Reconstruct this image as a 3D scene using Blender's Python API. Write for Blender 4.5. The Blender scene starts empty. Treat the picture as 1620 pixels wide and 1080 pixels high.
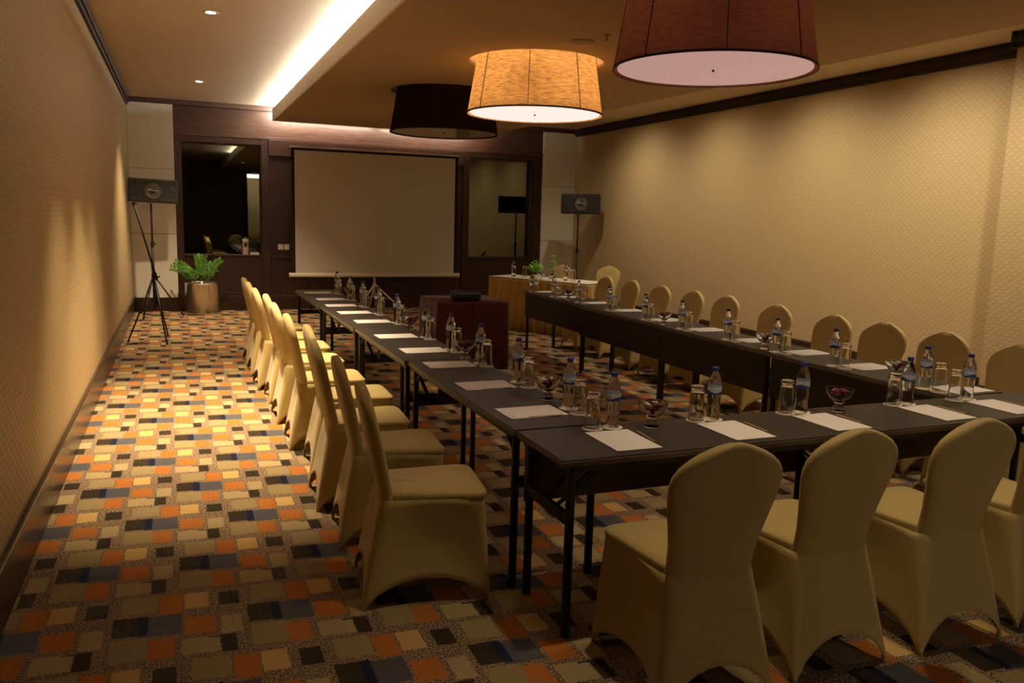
import bpy, bmesh, math, random
from mathutils import Vector, Matrix
random.seed(7)
C = bpy.context.scene.collection
SC = bpy.context.scene
PI = math.pi

# ------------------------------------------------------------------ camera, world, exposure
cam_d = bpy.data.cameras.new('camera'); cam = bpy.data.objects.new('camera', cam_d); C.objects.link(cam)
SC.camera = cam
H, YAW, PITCH, ROLL, FPX = 1.6592, 0.3912, -0.1496, 0.0284, 1283.541
fw = Vector((math.sin(YAW)*math.cos(PITCH), math.cos(YAW)*math.cos(PITCH), math.sin(PITCH)))
rt = Vector((math.cos(YAW), -math.sin(YAW), 0)); up = rt.cross(fw)
r2 = math.cos(ROLL)*rt + math.sin(ROLL)*up; u2 = -math.sin(ROLL)*rt + math.cos(ROLL)*up
M = Matrix((r2, u2, -fw)).transposed().to_4x4(); M.translation = Vector((0, 0, H))
cam.matrix_world = M
cam_d.sensor_width = 36.0; cam_d.lens = FPX*36/1620; cam_d.clip_start = 0.05; cam_d.clip_end = 100
w = bpy.data.worlds.new('world'); SC.world = w; w.use_nodes = True
w.node_tree.nodes['Background'].inputs[0].default_value = (0.9, 0.75, 0.55, 1)
w.node_tree.nodes['Background'].inputs[1].default_value = 0.0
SC.view_settings.view_transform = 'Standard'; SC.view_settings.look = 'None'
SC.view_settings.exposure = 0.5; SC.view_settings.gamma = 1.0
SC.view_settings.use_curve_mapping = False
SC.cycles.max_bounces = 8; SC.cycles.transparent_max_bounces = 8
SC.cycles.transmission_bounces = 8; SC.cycles.glossy_bounces = 4; SC.cycles.diffuse_bounces = 4
SC.cycles.use_denoising = True
SC.cycles.sample_clamp_indirect = 4.0
SC.cycles.caustics_reflective = False; SC.cycles.caustics_refractive = True

WARM = (1.0, 0.76, 0.46); SOFT = (1.0, 0.86, 0.68); WHITE = (1.0, 0.93, 0.84)
# strengths of the room's own lamps
P_DOWN = [(0.33, 7.1, 620), (0.33, 8.4, 330), (0.33, 12.3, 330)]
P_COVE, P_BACKCOVE = 170.0, 60.0
P_LAMP = [0.8, 2.8, 0.0]
P_RIGHT = 98.0

# ------------------------------------------------------------------ room sizes
XL, XR, YB, YF, ZC = -0.70, 7.20, 14.50, -1.50, 3.40
ZS = 3.13                      # underside of the dropped ceiling
TZ = 0.745                     # table tops

# ------------------------------------------------------------------ materials
def mat(name, col=(.5, .5, .5), rough=.5, metal=0., spec=.5, trans=0., ior=1.45, emit=None, es=0., coat=0., sheen=0.):
    m = bpy.data.materials.new(name); m.use_nodes = True
    b = m.node_tree.nodes['Principled BSDF']
    b.inputs['Base Color'].default_value = (*col, 1); b.inputs['Roughness'].default_value = rough
    b.inputs['Metallic'].default_value = metal; b.inputs['Specular IOR Level'].default_value = spec
    b.inputs['Transmission Weight'].default_value = trans; b.inputs['IOR'].default_value = ior
    b.inputs['Coat Weight'].default_value = coat; b.inputs['Sheen Weight'].default_value = sheen
    if emit:
        b.inputs['Emission Color'].default_value = (*emit, 1); b.inputs['Emission Strength'].default_value = es
    return m

class NT:
    """small node helper"""
    def __init__(s, m): s.m = m; s.t = m.node_tree; s.n = s.t.nodes; s.l = s.t.links; s.b = s.n['Principled BSDF']
    def new(s, k, **kw):
        n = s.n.new(k)
        for a, v in kw.items(): setattr(n, a, v)
        return n
    def put(s, sock, v):
        if hasattr(v, 'links') or isinstance(v, bpy.types.NodeSocket): s.l.new(v, sock)
        else: sock.default_value = v
    def math(s, op, a, b=None, c=None, clamp=False):
        n = s.new('ShaderNodeMath', operation=op); n.use_clamp = clamp
        s.put(n.inputs[0], a)
        if b is not None: s.put(n.inputs[1], b)
        if c is not None: s.put(n.inputs[2], c)
        return n.outputs[0]
    def mix(s, f, a, b):
        n = s.new('ShaderNodeMix', data_type='RGBA')
        s.put(n.inputs[0], f); s.put(n.inputs[6], a if not isinstance(a, tuple) else (*a, 1)); s.put(n.inputs[7], b if not isinstance(b, tuple) else (*b, 1))
        return n.outputs[2]
    def coords(s, kind='Object'):
        tc = s.new('ShaderNodeTexCoord'); return tc.outputs[kind]
    def noise(s, scale, detail=3, vec=None, rough=.5):
        n = s.new('ShaderNodeTexNoise'); n.inputs['Scale'].default_value = scale; n.inputs['Detail'].default_value = detail
        n.inputs['Roughness'].default_value = rough
        if vec is not None: s.l.new(vec, n.inputs['Vector'])
        return n.outputs['Fac']
    def mapping(s, vec, scale=(1, 1, 1), loc=(0, 0, 0), rot=(0, 0, 0)):
        n = s.new('ShaderNodeMapping'); s.l.new(vec, n.inputs[0])
        n.inputs['Scale'].default_value = scale; n.inputs['Location'].default_value = loc; n.inputs['Rotation'].default_value = rot
        return n.outputs[0]
    def sep(s, vec):
        n = s.new('ShaderNodeSeparateXYZ'); s.l.new(vec, n.inputs[0]); return n.outputs
    def bump(s, h, strength=.2, dist=.01):
        n = s.new('ShaderNodeBump'); n.inputs['Strength'].default_value = strength; n.inputs['Distance'].default_value = dist
        s.l.new(h, n.inputs['Height']); s.l.new(n.outputs[0], s.b.inputs['Normal'])
    def ramp(s, f, pts):
        n = s.new('ShaderNodeValToRGB'); s.l.new(f, n.inputs[0]); e = n.color_ramp.elements
        e[0].position, e[0].color = pts[0][0], (*pts[0][1], 1); e[1].position, e[1].color = pts[1][0], (*pts[1][1], 1)
        for p, c in pts[2:]:
            q = e.new(p); q.color = (*c, 1)
        return n.outputs[0]
    def base(s, c): s.l.new(c, s.b.inputs['Base Color'])

def carpet():
    m = mat('carpet', rough=.95, spec=.1); t = NT(m)
    pos = t.new('ShaderNodeNewGeometry').outputs['Position']
    X, Y, _ = t.sep(pos)
    wob = t.noise(60, 2, pos); wx = t.math('MULTIPLY', t.math('SUBTRACT', wob, .5), .012)
    fine = t.noise(120, 2, pos); med = t.noise(110, 3, pos, .7)
    X0, Y0, PX, PY = -.555, 4.056, .514, .5825
    xr = t.math('ADD', t.math('SUBTRACT', X, X0), wx)
    yr = t.math('ADD', t.math('ADD', t.math('SUBTRACT', Y, Y0), t.math('MULTIPLY', xr, .055)), wx)
    yn = t.math('DIVIDE', t.math('MULTIPLY', yr, -1), PY)          # downwards
    row = t.math('FLOOR', yn)
    v = t.math('MULTIPLY', t.math('SUBTRACT', yn, row), PY)         # 0..PY
    u = t.math('MULTIPLY', t.math('FRACT', t.math('DIVIDE', t.math('SUBTRACT', xr, t.math('MULTIPLY', row, .264)), PX)), PX)
    ab = t.ramp(fine, [(.38, (.07, .045, .03)), (.64, (.50, .37, .23)), (.5, (.22, .15, .095))])
    tan = t.mix(fine, (.26, .19, .085), (.60, .47, .26)); tan2 = t.mix(fine, (.19, .14, .065), (.48, .37, .19))
    OR = t.mix(fine, (.36, .12, .025), (.58, .21, .05)); YE = t.mix(fine, (.50, .32, .11), (.70, .47, .18))
    DK = t.mix(fine, (.018, .013, .008), (.06, .045, .028)); NV = (.012, .016, .04); BL = t.mix(fine, (.055, .055, .065), (.12, .12, .14))
    R = [(.0, .136, .183, .35, tan2), (.256, .395, .233, .36, tan), (.289, .427, .396, .55, tan2), (.405, .485, .074, .225, tan),
         (.27, .383, .055, .20, OR), (.137, .228, .205, .36, OR), (.436, .525, .41, .582, OR), (-.01, .011, .41, .582, OR),
         (.02, .115, .41, .555, YE), (.157, .239, .43, .555, DK), (.399, .458, .236, .372, DK), (.355, .42, .236, .248, DK),
         (.095, .257, .012, .178, BL), (0, .095, 0, .158, DK), (.093, .131, 0, .165, NV)]
    c = ab
    for x0, x1, y0, y1, col in R:
        a = t.math('SUBTRACT', t.math('ABSOLUTE', t.math('SUBTRACT', u, (x0+x1)/2)), (x1-x0)/2)
        b = t.math('SUBTRACT', t.math('ABSOLUTE', t.math('SUBTRACT', v, (y0+y1)/2)), (y1-y0)/2)
        d = t.math('MAXIMUM', a, b)
        f = t.math('SUBTRACT', 1.0, t.math('MULTIPLY_ADD', d, 300., .5, clamp=True))
        c = t.mix(f, c, col)
    t.base(c); t.bump(fine, .6, .006)
    return m

def wallpaper():
    m = mat('wallpaper', rough=.5, spec=.35); t = NT(m)
    pos = t.new('ShaderNodeNewGeometry').outputs['Position']
    X, Y, Z = t.sep(pos)
    a = t.math('ADD', X, Y)
    row = t.math('FLOOR', t.math('DIVIDE', Z, .032))
    ph = t.math('ADD', t.math('MULTIPLY', a, 2*PI/.075), t.math('MULTIPLY', row, 2.1))
    s1 = t.math('SINE', t.math('ADD', ph, t.math('MULTIPLY', Z, 40.)))
    s2 = t.math('ABSOLUTE', t.math('SINE', t.math('MULTIPLY', Z, PI/.032)))
    h = t.math('MULTIPLY', t.math('MULTIPLY_ADD', s1, .5, .5), s2)
    weave = t.noise(350, 2, pos)
    c = t.mix(h, (.47, .355, .19), (.55, .43, .245))
    t.base(t.mix(t.math('MULTIPLY', weave, .35), c, (.36, .27, .15)))
    t.l.new(t.math('SUBTRACT', .62, t.math('MULTIPLY', h, .26)), t.b.inputs['Roughness'])
    t.bump(t.math('ADD', h, t.math('MULTIPLY', weave, .4)), .18, .004)
    return m

def wood(name, c0, c1, rough=.3, scale=(1, 1, 12), coat=.3, axis_scale=1.):
    m = mat(name, rough=rough, coat=coat); t = NT(m)
    pos = t.new('ShaderNodeNewGeometry').outputs['Position']
    n = t.noise(6*axis_scale, 6, t.mapping(pos, scale))
    t.base(t.ramp(n, [(.3, c0), (.7, c1)]))
    return m

def fabric(name, c0, c1, rough=.8, scale=220, sheen=.3, bump=.15):
    m = mat(name, rough=rough, sheen=sheen, spec=.25); t = NT(m)
    n = t.noise(scale, 2, t.coords()); t.base(t.mix(n, c0, c1)); t.bump(n, bump, .002)
    return m

def plaster(name, c0, c1):
    m = mat(name, rough=.85, spec=.2); t = NT(m)
    pos = t.new('ShaderNodeNewGeometry').outputs['Position']
    t.base(t.mix(t.noise(3, 4, pos), c0, c1)); t.bump(t.noise(180, 2, pos), .08, .003)
    return m

def shade_fabric(name, c0, c1, trans):
    m = bpy.data.materials.new(name); m.use_nodes = True
    t = NT(m); pos = t.coords()
    col = t.mix(t.ramp(t.noise(14, 5, t.mapping(pos, (1, 1, 6), rot=(.4, .3, 0)), .75), [(.3, (0, 0, 0)), (.7, (1, 1, 1))]), c0, c1)
    d = t.new('ShaderNodeBsdfDiffuse'); tr = t.new('ShaderNodeBsdfTranslucent'); mx = t.new('ShaderNodeMixShader')
    t.l.new(col, d.inputs[0]); t.l.new(col, tr.inputs[0]); mx.inputs[0].default_value = trans
    t.l.new(d.outputs[0], mx.inputs[1]); t.l.new(tr.outputs[0], mx.inputs[2])
    t.l.new(mx.outputs[0], t.n['Material Output'].inputs[0])
    return m

def paper_mat():
    m = mat('white_paper', (.84, .80, .79), .7); t = NT(m)
    x, y, z = t.sep(t.coords())                       # local: long side y, short side x
    def box(x0, x1, y0, y1):
        a = t.math('SUBTRACT', t.math('ABSOLUTE', t.math('SUBTRACT', x, (x0+x1)/2)), (x1-x0)/2)
        b = t.math('SUBTRACT', t.math('ABSOLUTE', t.math('SUBTRACT', y, (y0+y1)/2)), (y1-y0)/2)
        return t.math('LESS_THAN', t.math('MAXIMUM', a, b), 0.)
    c = t.mix(box(-.085, -.05, .115, .128), (.80, .76, .74), (.75, .40, .38))
    c = t.mix(box(-.06, .06, -.134, -.130), c, (.62, .58, .56))
    t.base(c); return m

def coaster_mat():
    m = mat('paper_coaster', (.80, .76, .70), .8); t = NT(m)
    x, y, z = t.sep(t.coords())
    r = t.math('SQRT', t.math('ADD', t.math('MULTIPLY', x, x), t.math('MULTIPLY', y, y)))
    ring = t.math('LESS_THAN', t.math('ABSOLUTE', t.math('SUBTRACT', r, .013)), .003)
    t.base(t.mix(ring, (.80, .76, .70), (.70, .28, .22))); return m

def label_mat():
    m = mat('bottle_label', (.75, .8, .88), .35); t = NT(m)
    x, y, z = t.sep(t.coords())
    ang = t.math('ARCTAN2', y, x)
    n = t.noise(30, 2, t.coords())
    band = t.math('LESS_THAN', t.math('ADD', z, t.math('MULTIPLY', t.math('SINE', t.math('MULTIPLY', ang, 2.)), .006)), .137)
    band2 = t.math('GREATER_THAN', z, .160)
    c = t.mix(n, (.50, .60, .78), (.80, .84, .92))
    c = t.mix(band, c, (.03, .09, .38)); c = t.mix(band2, c, (.35, .50, .75))
    # white wave strokes standing in for the brand lettering
    w1 = t.math('LESS_THAN', t.math('ABSOLUTE', t.math('SUBTRACT', z, t.math('MULTIPLY_ADD', t.math('SINE', t.math('MULTIPLY', ang, 9.)), .004, .150))), .0022)
    c = t.mix(w1, c, (.92, .94, .97)); t.base(c)
    tr = t.new('ShaderNodeBsdfTranslucent'); mx = t.new('ShaderNodeMixShader'); t.l.new(c, tr.inputs[0]); mx.inputs[0].default_value = .45
    t.l.new(t.b.outputs[0], mx.inputs[1]); t.l.new(tr.outputs[0], mx.inputs[2]); t.l.new(mx.outputs[0], t.n['Material Output'].inputs[0])
    return m

def brushed(name, c, rough=.28):
    m = mat(name, c, rough, metal=1.); t = NT(m)
    pos = t.coords(); n = t.noise(30, 3, t.mapping(pos, (1, 1, .05)))
    t.base(t.mix(n, tuple(x*.8 for x in c), c)); m.node_tree.nodes['Principled BSDF'].inputs['Anisotropic'].default_value = .5
    return m

MT = dict(
    carpet=carpet(), wallpaper=wallpaper(),
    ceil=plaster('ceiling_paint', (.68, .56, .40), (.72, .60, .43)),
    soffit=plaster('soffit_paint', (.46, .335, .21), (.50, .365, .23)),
    fascia=plaster('fascia_paint', (.86, .82, .74), (.88, .84, .76)),
    dark_wall=plaster('dark_wall', (.16, .15, .085), (.20, .18, .10)),
    walnut=wood('dark_walnut', (.020, .008, .005), (.052, .020, .012), .42, (6, 6, .7), 0),
    walnut_h=wood('dark_walnut_horizontal', (.055, .026, .017), (.11, .055, .038), .38, (.7, 6, 8), .1),
    skirting=wood('dark_skirting', (.02, .011, .007), (.05, .027, .016), .30, (3, .5, 8), .15),
    moulding=wood('dark_moulding', (.016, .009, .008), (.030, .018, .015), .6, (1, 1, 8), 0),
    stone=plaster('white_panel', (.80, .78, .72), (.84, .82, .76)),
    joint=mat('panel_joint', (.30, .28, .25), .8),
    mirror=mat('smoked_mirror', (.15, .155, .125), .015, metal=1.),
    tabletop=wood('charcoal_laminate', (.026, .022, .019), (.034, .028, .023), .46, (1, 1, 1), 0),
    edge=mat('table_edge', (.11, .085, .055), .5),
    panel=wood('brown_board', (.050, .032, .018), (.065, .042, .024), .5, (.6, .6, 6), 0),
    unlit_board=mat('unlit_board', (.010, .008, .007), .55),  # outer panel face, its lack of light put into the colour
    black=mat('black_metal', (.012, .012, .012), .45, spec=.4),
    rubber=mat('black_rubber', (.01, .01, .01), .8),
    cover=fabric('gold_stretch_cover', (.46, .345, .125), (.52, .40, .155), .62, 500, .25, .06),
    maroon=fabric('maroon_cloth', (.062, .004, .006), (.08, .006, .008), .75, 300, .3, .08),
    skirt=fabric('gold_skirting', (.42, .26, .055), (.48, .31, .075), .5, 200, .4, .08),
    cloth=fabric('white_cloth', (.72, .68, .58), (.76, .72, .62), .85, 200, .2, .08),
    paper=paper_mat(), coaster=coaster_mat(), label=label_mat(),
    water=mat('clear_bottle', (.93, .95, .95), .03, trans=1., ior=1.30),
    glass=mat('clear_glass', (.97, .97, .95), .01, trans=1., ior=1.47),
    cap=mat('blue_cap', (.02, .045, .28), .45),
    pencil=mat('wooden_pencil', (.50, .38, .20), .5),
    candy=mat('dark_red_wrapper', (.17, .014, .025), .25), candy_w=mat('silver_wrapper', (.62, .60, .58), .3),
    spk=mat('speaker_cabinet', (.018, .018, .018), .6), spk_f=mat('speaker_front', (.012, .012, .011), .55),
    cone=brushed('speaker_cone', (.16, .14, .10), .5), silver=mat('silver_plastic', (.6, .58, .52), .35, metal=.6),
    steel=brushed('brushed_steel', (.88, .83, .74), .22),
    screen=mat('screen_fabric', (.58, .55, .51), .85), case=mat('screen_case', (.68, .64, .52), .4), border=mat('screen_border', (.008, .008, .008), .8),
    soil=mat('soil', (.03, .02, .012), .9),
    leaf=mat('leaf_green', (.10, .27, .045), .4, coat=.2), leaf2=mat('lime_leaf', (.28, .62, .06), .45), stem=mat('stem_green', (.10, .20, .05), .5),
    switch=mat('ivory_plastic', (.72, .68, .56), .4),
    proj=mat('projector_black', (.012, .012, .014), .35), lens=mat('projector_lens', (.02, .02, .03), .05, coat=1.),
    diff_on=mat('lit_diffuser', (.8, .76, .72), .4, emit=(1., .86, .78), es=.68),
    diff_dim=mat('dim_diffuser', (.62, .52, .48), .4, emit=(1., .60, .55), es=.27),
    diff_off=mat('unlit_diffuser', (.30, .26, .20), .15),
    shade_on=shade_fabric('lit_shade', (.13, .062, .015), (.46, .25, .075), .35),  # one shade fabric; lit, dim and unlit looks put into the colours
    shade_dim=shade_fabric('dim_shade', (.075, .028, .014), (.14, .055, .028), .3),
    shade_off=shade_fabric('unlit_shade', (.022, .014, .009), (.032, .021, .014), .1),
    seam=mat('shade_seam', (.02, .01, .008), .8),
    ring=mat('lamp_ring', (.55, .50, .45), .3, metal=.3),
    bulb=mat('lit_bulb', (1, 1, 1), .3, emit=(1., .88, .78), es=40.),
    tube=mat('lit_tube', (1, 1, 1), .3, emit=WHITE, es=P_COVE*1.0),
    tube_b=mat('lit_tube_back', (1, 1, 1), .3, emit=SOFT, es=P_BACKCOVE),
    tube_n=mat('lit_tube_next_room', (1, 1, 1), .3, emit=WHITE, es=14.),
    bowl_glass=mat('bowl_glass', (.97, .97, .96), .01, trans=1., ior=1.22),
    pink=mat('pink_plastic', (.62, .44, .38), .4), white=mat('white_plastic', (.78, .76, .72), .4),
    red=mat('red_ribbon', (.55, .03, .05), .5), vent=mat('vent_paint', (.22, .15, .10), .6),
    brass=mat('brass', (.35, .25, .12), .35, metal=1.),
)

MT['tabletop'].node_tree.nodes['Principled BSDF'].inputs['Specular IOR Level'].default_value = .28

# ------------------------------------------------------------------ mesh builder
class B:
    def __init__(s): s.v = []; s.f = []; s.m = []
    def add(s, vs, fs, mi=0):
        o = len(s.v); s.v += [tuple(p) for p in vs]
        for f in fs: s.f.append([i+o for i in f]); s.m.append(mi)
        return s
    def box(s, x0, x1, y0, y1, z0, z1, mi=0, mx=None):
        vs = [(x, y, z) for z in (z0, z1) for y in (y0, y1) for x in (x0, x1)]
        if mx is not None: vs = [tuple(mx @ Vector(p)) for p in vs]
        return s.add(vs, [(0, 2, 3, 1), (4, 5, 7, 6), (0, 1, 5, 4), (2, 6, 7, 3), (0, 4, 6, 2), (1, 3, 7, 5)], mi)
    def bar(s, a, b, w, h=None, mi=0):
        a, b = Vector(a), Vector(b); d = b-a; L = d.length; h = h or w
        q = d.to_track_quat('Z', 'Y').to_matrix().to_4x4(); q.translation = a
        return s.box(-w/2, w/2, -h/2, h/2, 0, L, mi, q)
    def tube(s, pts, r, seg=12, mi=0, cap=True):
        pts = [Vector(p) for p in pts]; n = len(pts); rs = r if isinstance(r, (list, tuple)) else [r]*n
        rings = []
        for i, p in enumerate(pts):
            d = (pts[min(i+1, n-1)]-pts[max(i-1, 0)]).normalized()
            q = d.to_track_quat('Z', 'Y').to_matrix()
            rings.append([p + q @ Vector((rs[i]*math.cos(2*PI*k/seg), rs[i]*math.sin(2*PI*k/seg), 0)) for k in range(seg)])
        return s.loft(rings, mi, cap, cap)
    def loft(s, rings, mi=0, cap0=False, cap1=False, closed=True):
        n = len(rings[0]); vs = [p for r in rings for p in r]; fs = []
        for i in range(len(rings)-1):
            for k in range(n if closed else n-1):
                k2 = (k+1) % n; fs.append((i*n+k, i*n+k2, (i+1)*n+k2, (i+1)*n+k))
        if cap0: fs.append(tuple(range(n-1, -1, -1)))
        if cap1: fs.append(tuple((len(rings)-1)*n+k for k in range(n)))
        return s.add(vs, fs, mi)
    def lathe(s, prof, c=(0, 0, 0), seg=24, mi=0, cap0=True, cap1=True):
        rings = [[(c[0]+r*math.cos(2*PI*k/seg), c[1]+r*math.sin(2*PI*k/seg), c[2]+z) for k in range(seg)] for r, z in prof]
        return s.loft(rings, mi, cap0, cap1)
    def ball(s, c, r, seg=12, rings=8, mi=0, sc=(1, 1, 1)):
        pr = [(max(r*math.sin(PI*i/rings), 1e-4), -r*math.cos(PI*i/rings)) for i in range(rings+1)]
        rr = [[(c[0]+sc[0]*a*math.cos(2*PI*k/seg), c[1]+sc[1]*a*math.sin(2*PI*k/seg), c[2]+sc[2]*z) for k in range(seg)] for a, z in pr]
        return s.loft(rr, mi, True, True)
    def obj(s, name, mats, parent=None, smooth=False, bevel=0, sub=0, loc=None, rot=None, solid=0, seg=2, fix=True):
        me = bpy.data.meshes.new(name); me.from_pydata(s.v, [], s.f)
        for k in (mats if isinstance(mats, (list, tuple)) else [mats]): me.materials.append(MT[k])
        for p, i in zip(me.polygons, s.m): p.material_index = i; p.use_smooth = smooth
        if fix:
            bm = bmesh.new(); bm.from_mesh(me); bmesh.ops.recalc_face_normals(bm, faces=bm.faces); bm.to_mesh(me); bm.free()
        o = bpy.data.objects.new(name, me); C.objects.link(o)
        if parent: o.parent = parent
        if loc: o.location = loc
        if rot: o.rotation_euler = rot
        if solid:
            q = o.modifiers.new('solid', 'SOLIDIFY'); q.thickness = solid; q.offset = 0
        if bevel:
            q = o.modifiers.new('bevel', 'BEVEL'); q.width = bevel; q.segments = seg; q.limit_method = 'ANGLE'; q.angle_limit = .6
        if sub:
            q = o.modifiers.new('sub', 'SUBSURF'); q.levels = sub; q.render_levels = sub
        return o

def tag(o, label, cat, group=None, kind=None):
    o['label'] = label; o['category'] = cat
    if group: o['group'] = group
    if kind: o['kind'] = kind
    return o
def thing(name, label, cat, loc=(0, 0, 0), rz=0, group=None):
    o = bpy.data.objects.new(name, None); C.objects.link(o); o.empty_display_size = .1
    o.location = loc; o.rotation_euler = (0, 0, rz)
    return tag(o, label, cat, group)
def struct(b, name, mats, **k):
    o = b.obj(name, mats, **k); o['kind'] = 'structure'; return o
def kids(o): return [c for c in bpy.data.objects if c.parent == o]
def dup(root, loc, rz, label, group=None):
    r = root.copy(); C.objects.link(r); r.location = loc; r.rotation_euler = (0, 0, rz); r['label'] = label
    if group: r['group'] = group
    for ch in TREE[root.name]:
        c = ch.copy(); C.objects.link(c); c.parent = r
        for g in SUBTREE.get(ch.name, []):
            d = g.copy(); C.objects.link(d); d.parent = c
    return r
TREE, SUBTREE = {}, {}
def remember(root):
    TREE[root.name] = kids(root)
    for ch in TREE[root.name]: SUBTREE[ch.name] = kids(ch)
def light(name, kind, loc, power, col, parent=None, rot=None, **k):
    d = bpy.data.lights.new(name, kind); d.energy = power; d.color = col
    for a, v in k.items(): setattr(d, a, v)
    o = bpy.data.objects.new(name, d); C.objects.link(o); o.location = loc
    if rot: o.rotation_euler = rot
    if parent: o.parent = parent
    return o

# ------------------------------------------------------------------ room shell
struct(B().box(XL-.2, XR+.2, YF-.2, YB+.2, -.1, 0), 'floor', 'carpet')
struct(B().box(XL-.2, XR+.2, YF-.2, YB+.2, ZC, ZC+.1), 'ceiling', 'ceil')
struct(B().box(XL-.15, XL, YF-.1, YB+.1, 0, ZC), 'wall_left', 'wallpaper')
struct(B().box(XR, XR+.15, YF-.1, YB+.1, 0, ZC), 'wall_right', 'wallpaper')
PXR = 6.85
struct(B().box(PXR, XR, YF, 5.20, 0, ZC), 'wall_right_pier', 'wallpaper')
# rear wall (seen only in the mirrors) with an opening into the next room
struct(B().box(XL, 2.30, YF-.15, YF, 0, ZC).box(4.00, XR, YF-.15, YF, 0, ZC).box(2.30, 4.00, YF-.15, YF, 3.05, ZC), 'wall_rear', 'dark_wall')
struct(B().box(2.18, 2.34, YF-.17, YF+.03, 0, 3.15).box(3.96, 4.12, YF-.17, YF+.03, 0, 3.15).box(2.34, 3.96, YF-.17, YF+.03, 3.0, 3.15), 'door_1', 'walnut', bevel=.01)
struct(B().box(0, 6.5, YF-5.3, YF-5.2, 0, ZC).box(0, .1, YF-5.2, YF-.16, 0, ZC).box(6.4, 6.5, YF-5.2, YF-.16, 0, ZC), 'wall_next_room', 'wallpaper')
struct(B().box(0, 6.5, YF-5.3, YF-.2, -.1, 0), 'floor_next_room', 'carpet')
struct(B().box(0, 6.5, YF-5.3, YF-.2, ZC, ZC+.1), 'ceiling_next_room', 'ceil')
tag(B().box(1.2, 5.4, YF-4.2, YF-4.05, 3.02, 3.14).obj('cove_lamp', 'tube_n'), 'long white cove lamp in the room behind the doorway', 'lamp')

# baseboards and mouldings
def base(name, x0, x1, y0, y1, cap):
    b = B().box(x0, x1, y0, y1, 0, .225)
    cx0, cx1, cy0, cy1 = cap
    b.box(cx0, cx1, cy0, cy1, .225, .262)
    struct(b, name, 'skirting', bevel=.006)
base('baseboard_left', XL, XL+.018, YF, YB, (XL, XL+.028, YF, YB))
base('baseboard_right', XR-.018, XR, 5.2, YB, (XR-.028, XR, 5.2, YB))
base('baseboard_pier', PXR-.018, PXR, YF, 5.2, (PXR-.028, PXR, YF, 5.2))
base('baseboard_rear', XL, 2.18, YF, YF+.018, (XL, 2.18, YF, YF+.028))
def crown(name, pts_fn):
    struct(pts_fn, name, 'moulding', bevel=.006)
crown('trim_1', B().box(XL, XL+.03, YF, YB, 3.26, 3.40).box(XL, XL+.05, YF, YB, 3.30, 3.36))
crown('trim_2', B().box(XR-.03, XR, 5.2, YB, 3.26, 3.40).box(XR-.06, XR, 5.2, YB, 3.30, 3.355))
crown('trim_3', B().box(PXR-.03, PXR, YF, 5.2, 3.26, 3.40).box(PXR-.06, PXR, YF, 5.2, 3.30, 3.355).box(PXR-.06, XR-.06, 5.2, 5.23, 3.26, 3.40))

# ------------------------------------------------------------------ back wall, panelled
YP = YB                                   # face of the panelling
wall = B()
wall.box(XL, XR, YB+.35, YB+.5, 0, ZC)                       # wall behind
NZ0, NZ1 = .93, 2.76                                          # mirror niches
LN, RN = (.08, 1.33), (5.03, 6.33)
for x0, x1 in ((XL, LN[0]), (LN[1], RN[0]), (RN[1], XR)): wall.box(x0, x1, YB, YB+.35, 0, ZC)
for x0, x1 in (LN, RN): wall.box(x0, x1, YB, YB+.35, 0, NZ0); wall.box(x0, x1, YB, YB+.35, NZ1, ZC)
struct(wall, 'wall_back', 'walnut', bevel=0)
# header board with a lip, crown, bay boards beside the screen
struct(B().box(-.02, 6.50, YB-.02, YB, 2.90, 3.30), 'trim_4', 'walnut_h')
struct(B().box(-.02, 6.50, YB-.045, YB, 2.86, 2.90).box(XL, XR, YB-.05, YB, 3.32, 3.40), 'trim_5', 'walnut_h', bevel=.004)
fr = B()
for a, b_ in ((-.02, LN[0]), (LN[1], 1.45), (4.90, RN[0]), (RN[1], 6.49)): fr.box(a, b_, YB-.03, YB, .24, 2.86)
for a, b_ in (LN, RN): fr.box(a, b_, YB-.03, YB, 2.76, 2.86)
struct(fr, 'trim_6', 'walnut', bevel=.004)
struct(B().box(1.45, 4.90, YB-.06, YB, 2.60, 2.86), 'trim_7', 'walnut', bevel=.004)       # box over the recessed bay
struct(B().box(1.45, 4.90, YB-.025, YB, .88, .93).box(LN[0], LN[1], YB-.022, YB, .24, .30).box(RN[0], RN[1], YB-.022, YB, .24, .30), 'trim_8', 'walnut', bevel=.003)
struct(B().box(XL, XR, YB-.04, YB, 0, .24), 'baseboard_back', 'walnut', bevel=.006)
# pale panels at both corners
def pale(name, x0, x1):
    b = B(); zs = [.222, 1.263, 2.297, 3.318]
    for i in range(3): b.box(x0, x1, YB-.05, YB, zs[i]+.004, zs[i+1]-.004, 0)
    b.box(x0+.004, x1-.004, YB-.04, YB, .222, 3.318, 1)
    struct(b, name, ['stone', 'joint'], bevel=.003)
pale('trim_9', XL+.005, -.022); pale('trim_10', 6.50, XR-.005)
# mirrors in their niches
def mirror(x0, x1, label):
    t = thing('wall_mirror', label, 'mirror', ((x0+x1)/2, YB+.16, NZ0)); hw = (x1-x0)/2; h = NZ1-NZ0
    B().box(-hw, hw, 0, .012, 0, h).obj('glass', 'mirror', t)
    B().box(-hw, hw, -.19, 0, -.02, .004).obj('sill', 'walnut', t, bevel=.004)
    B().box(-hw, -hw+.012, -.15, 0, 0, h).box(hw-.012, hw, -.15, 0, 0, h).box(-hw, hw, -.15, 0, h-.012, h).obj('frame', 'walnut', t)
    return t
mirror(*LN, 'smoked mirror set in the dark panelling above the potted plant')
mirror(*RN, 'smoked mirror set in the dark panelling behind the gold-skirted table')

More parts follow.
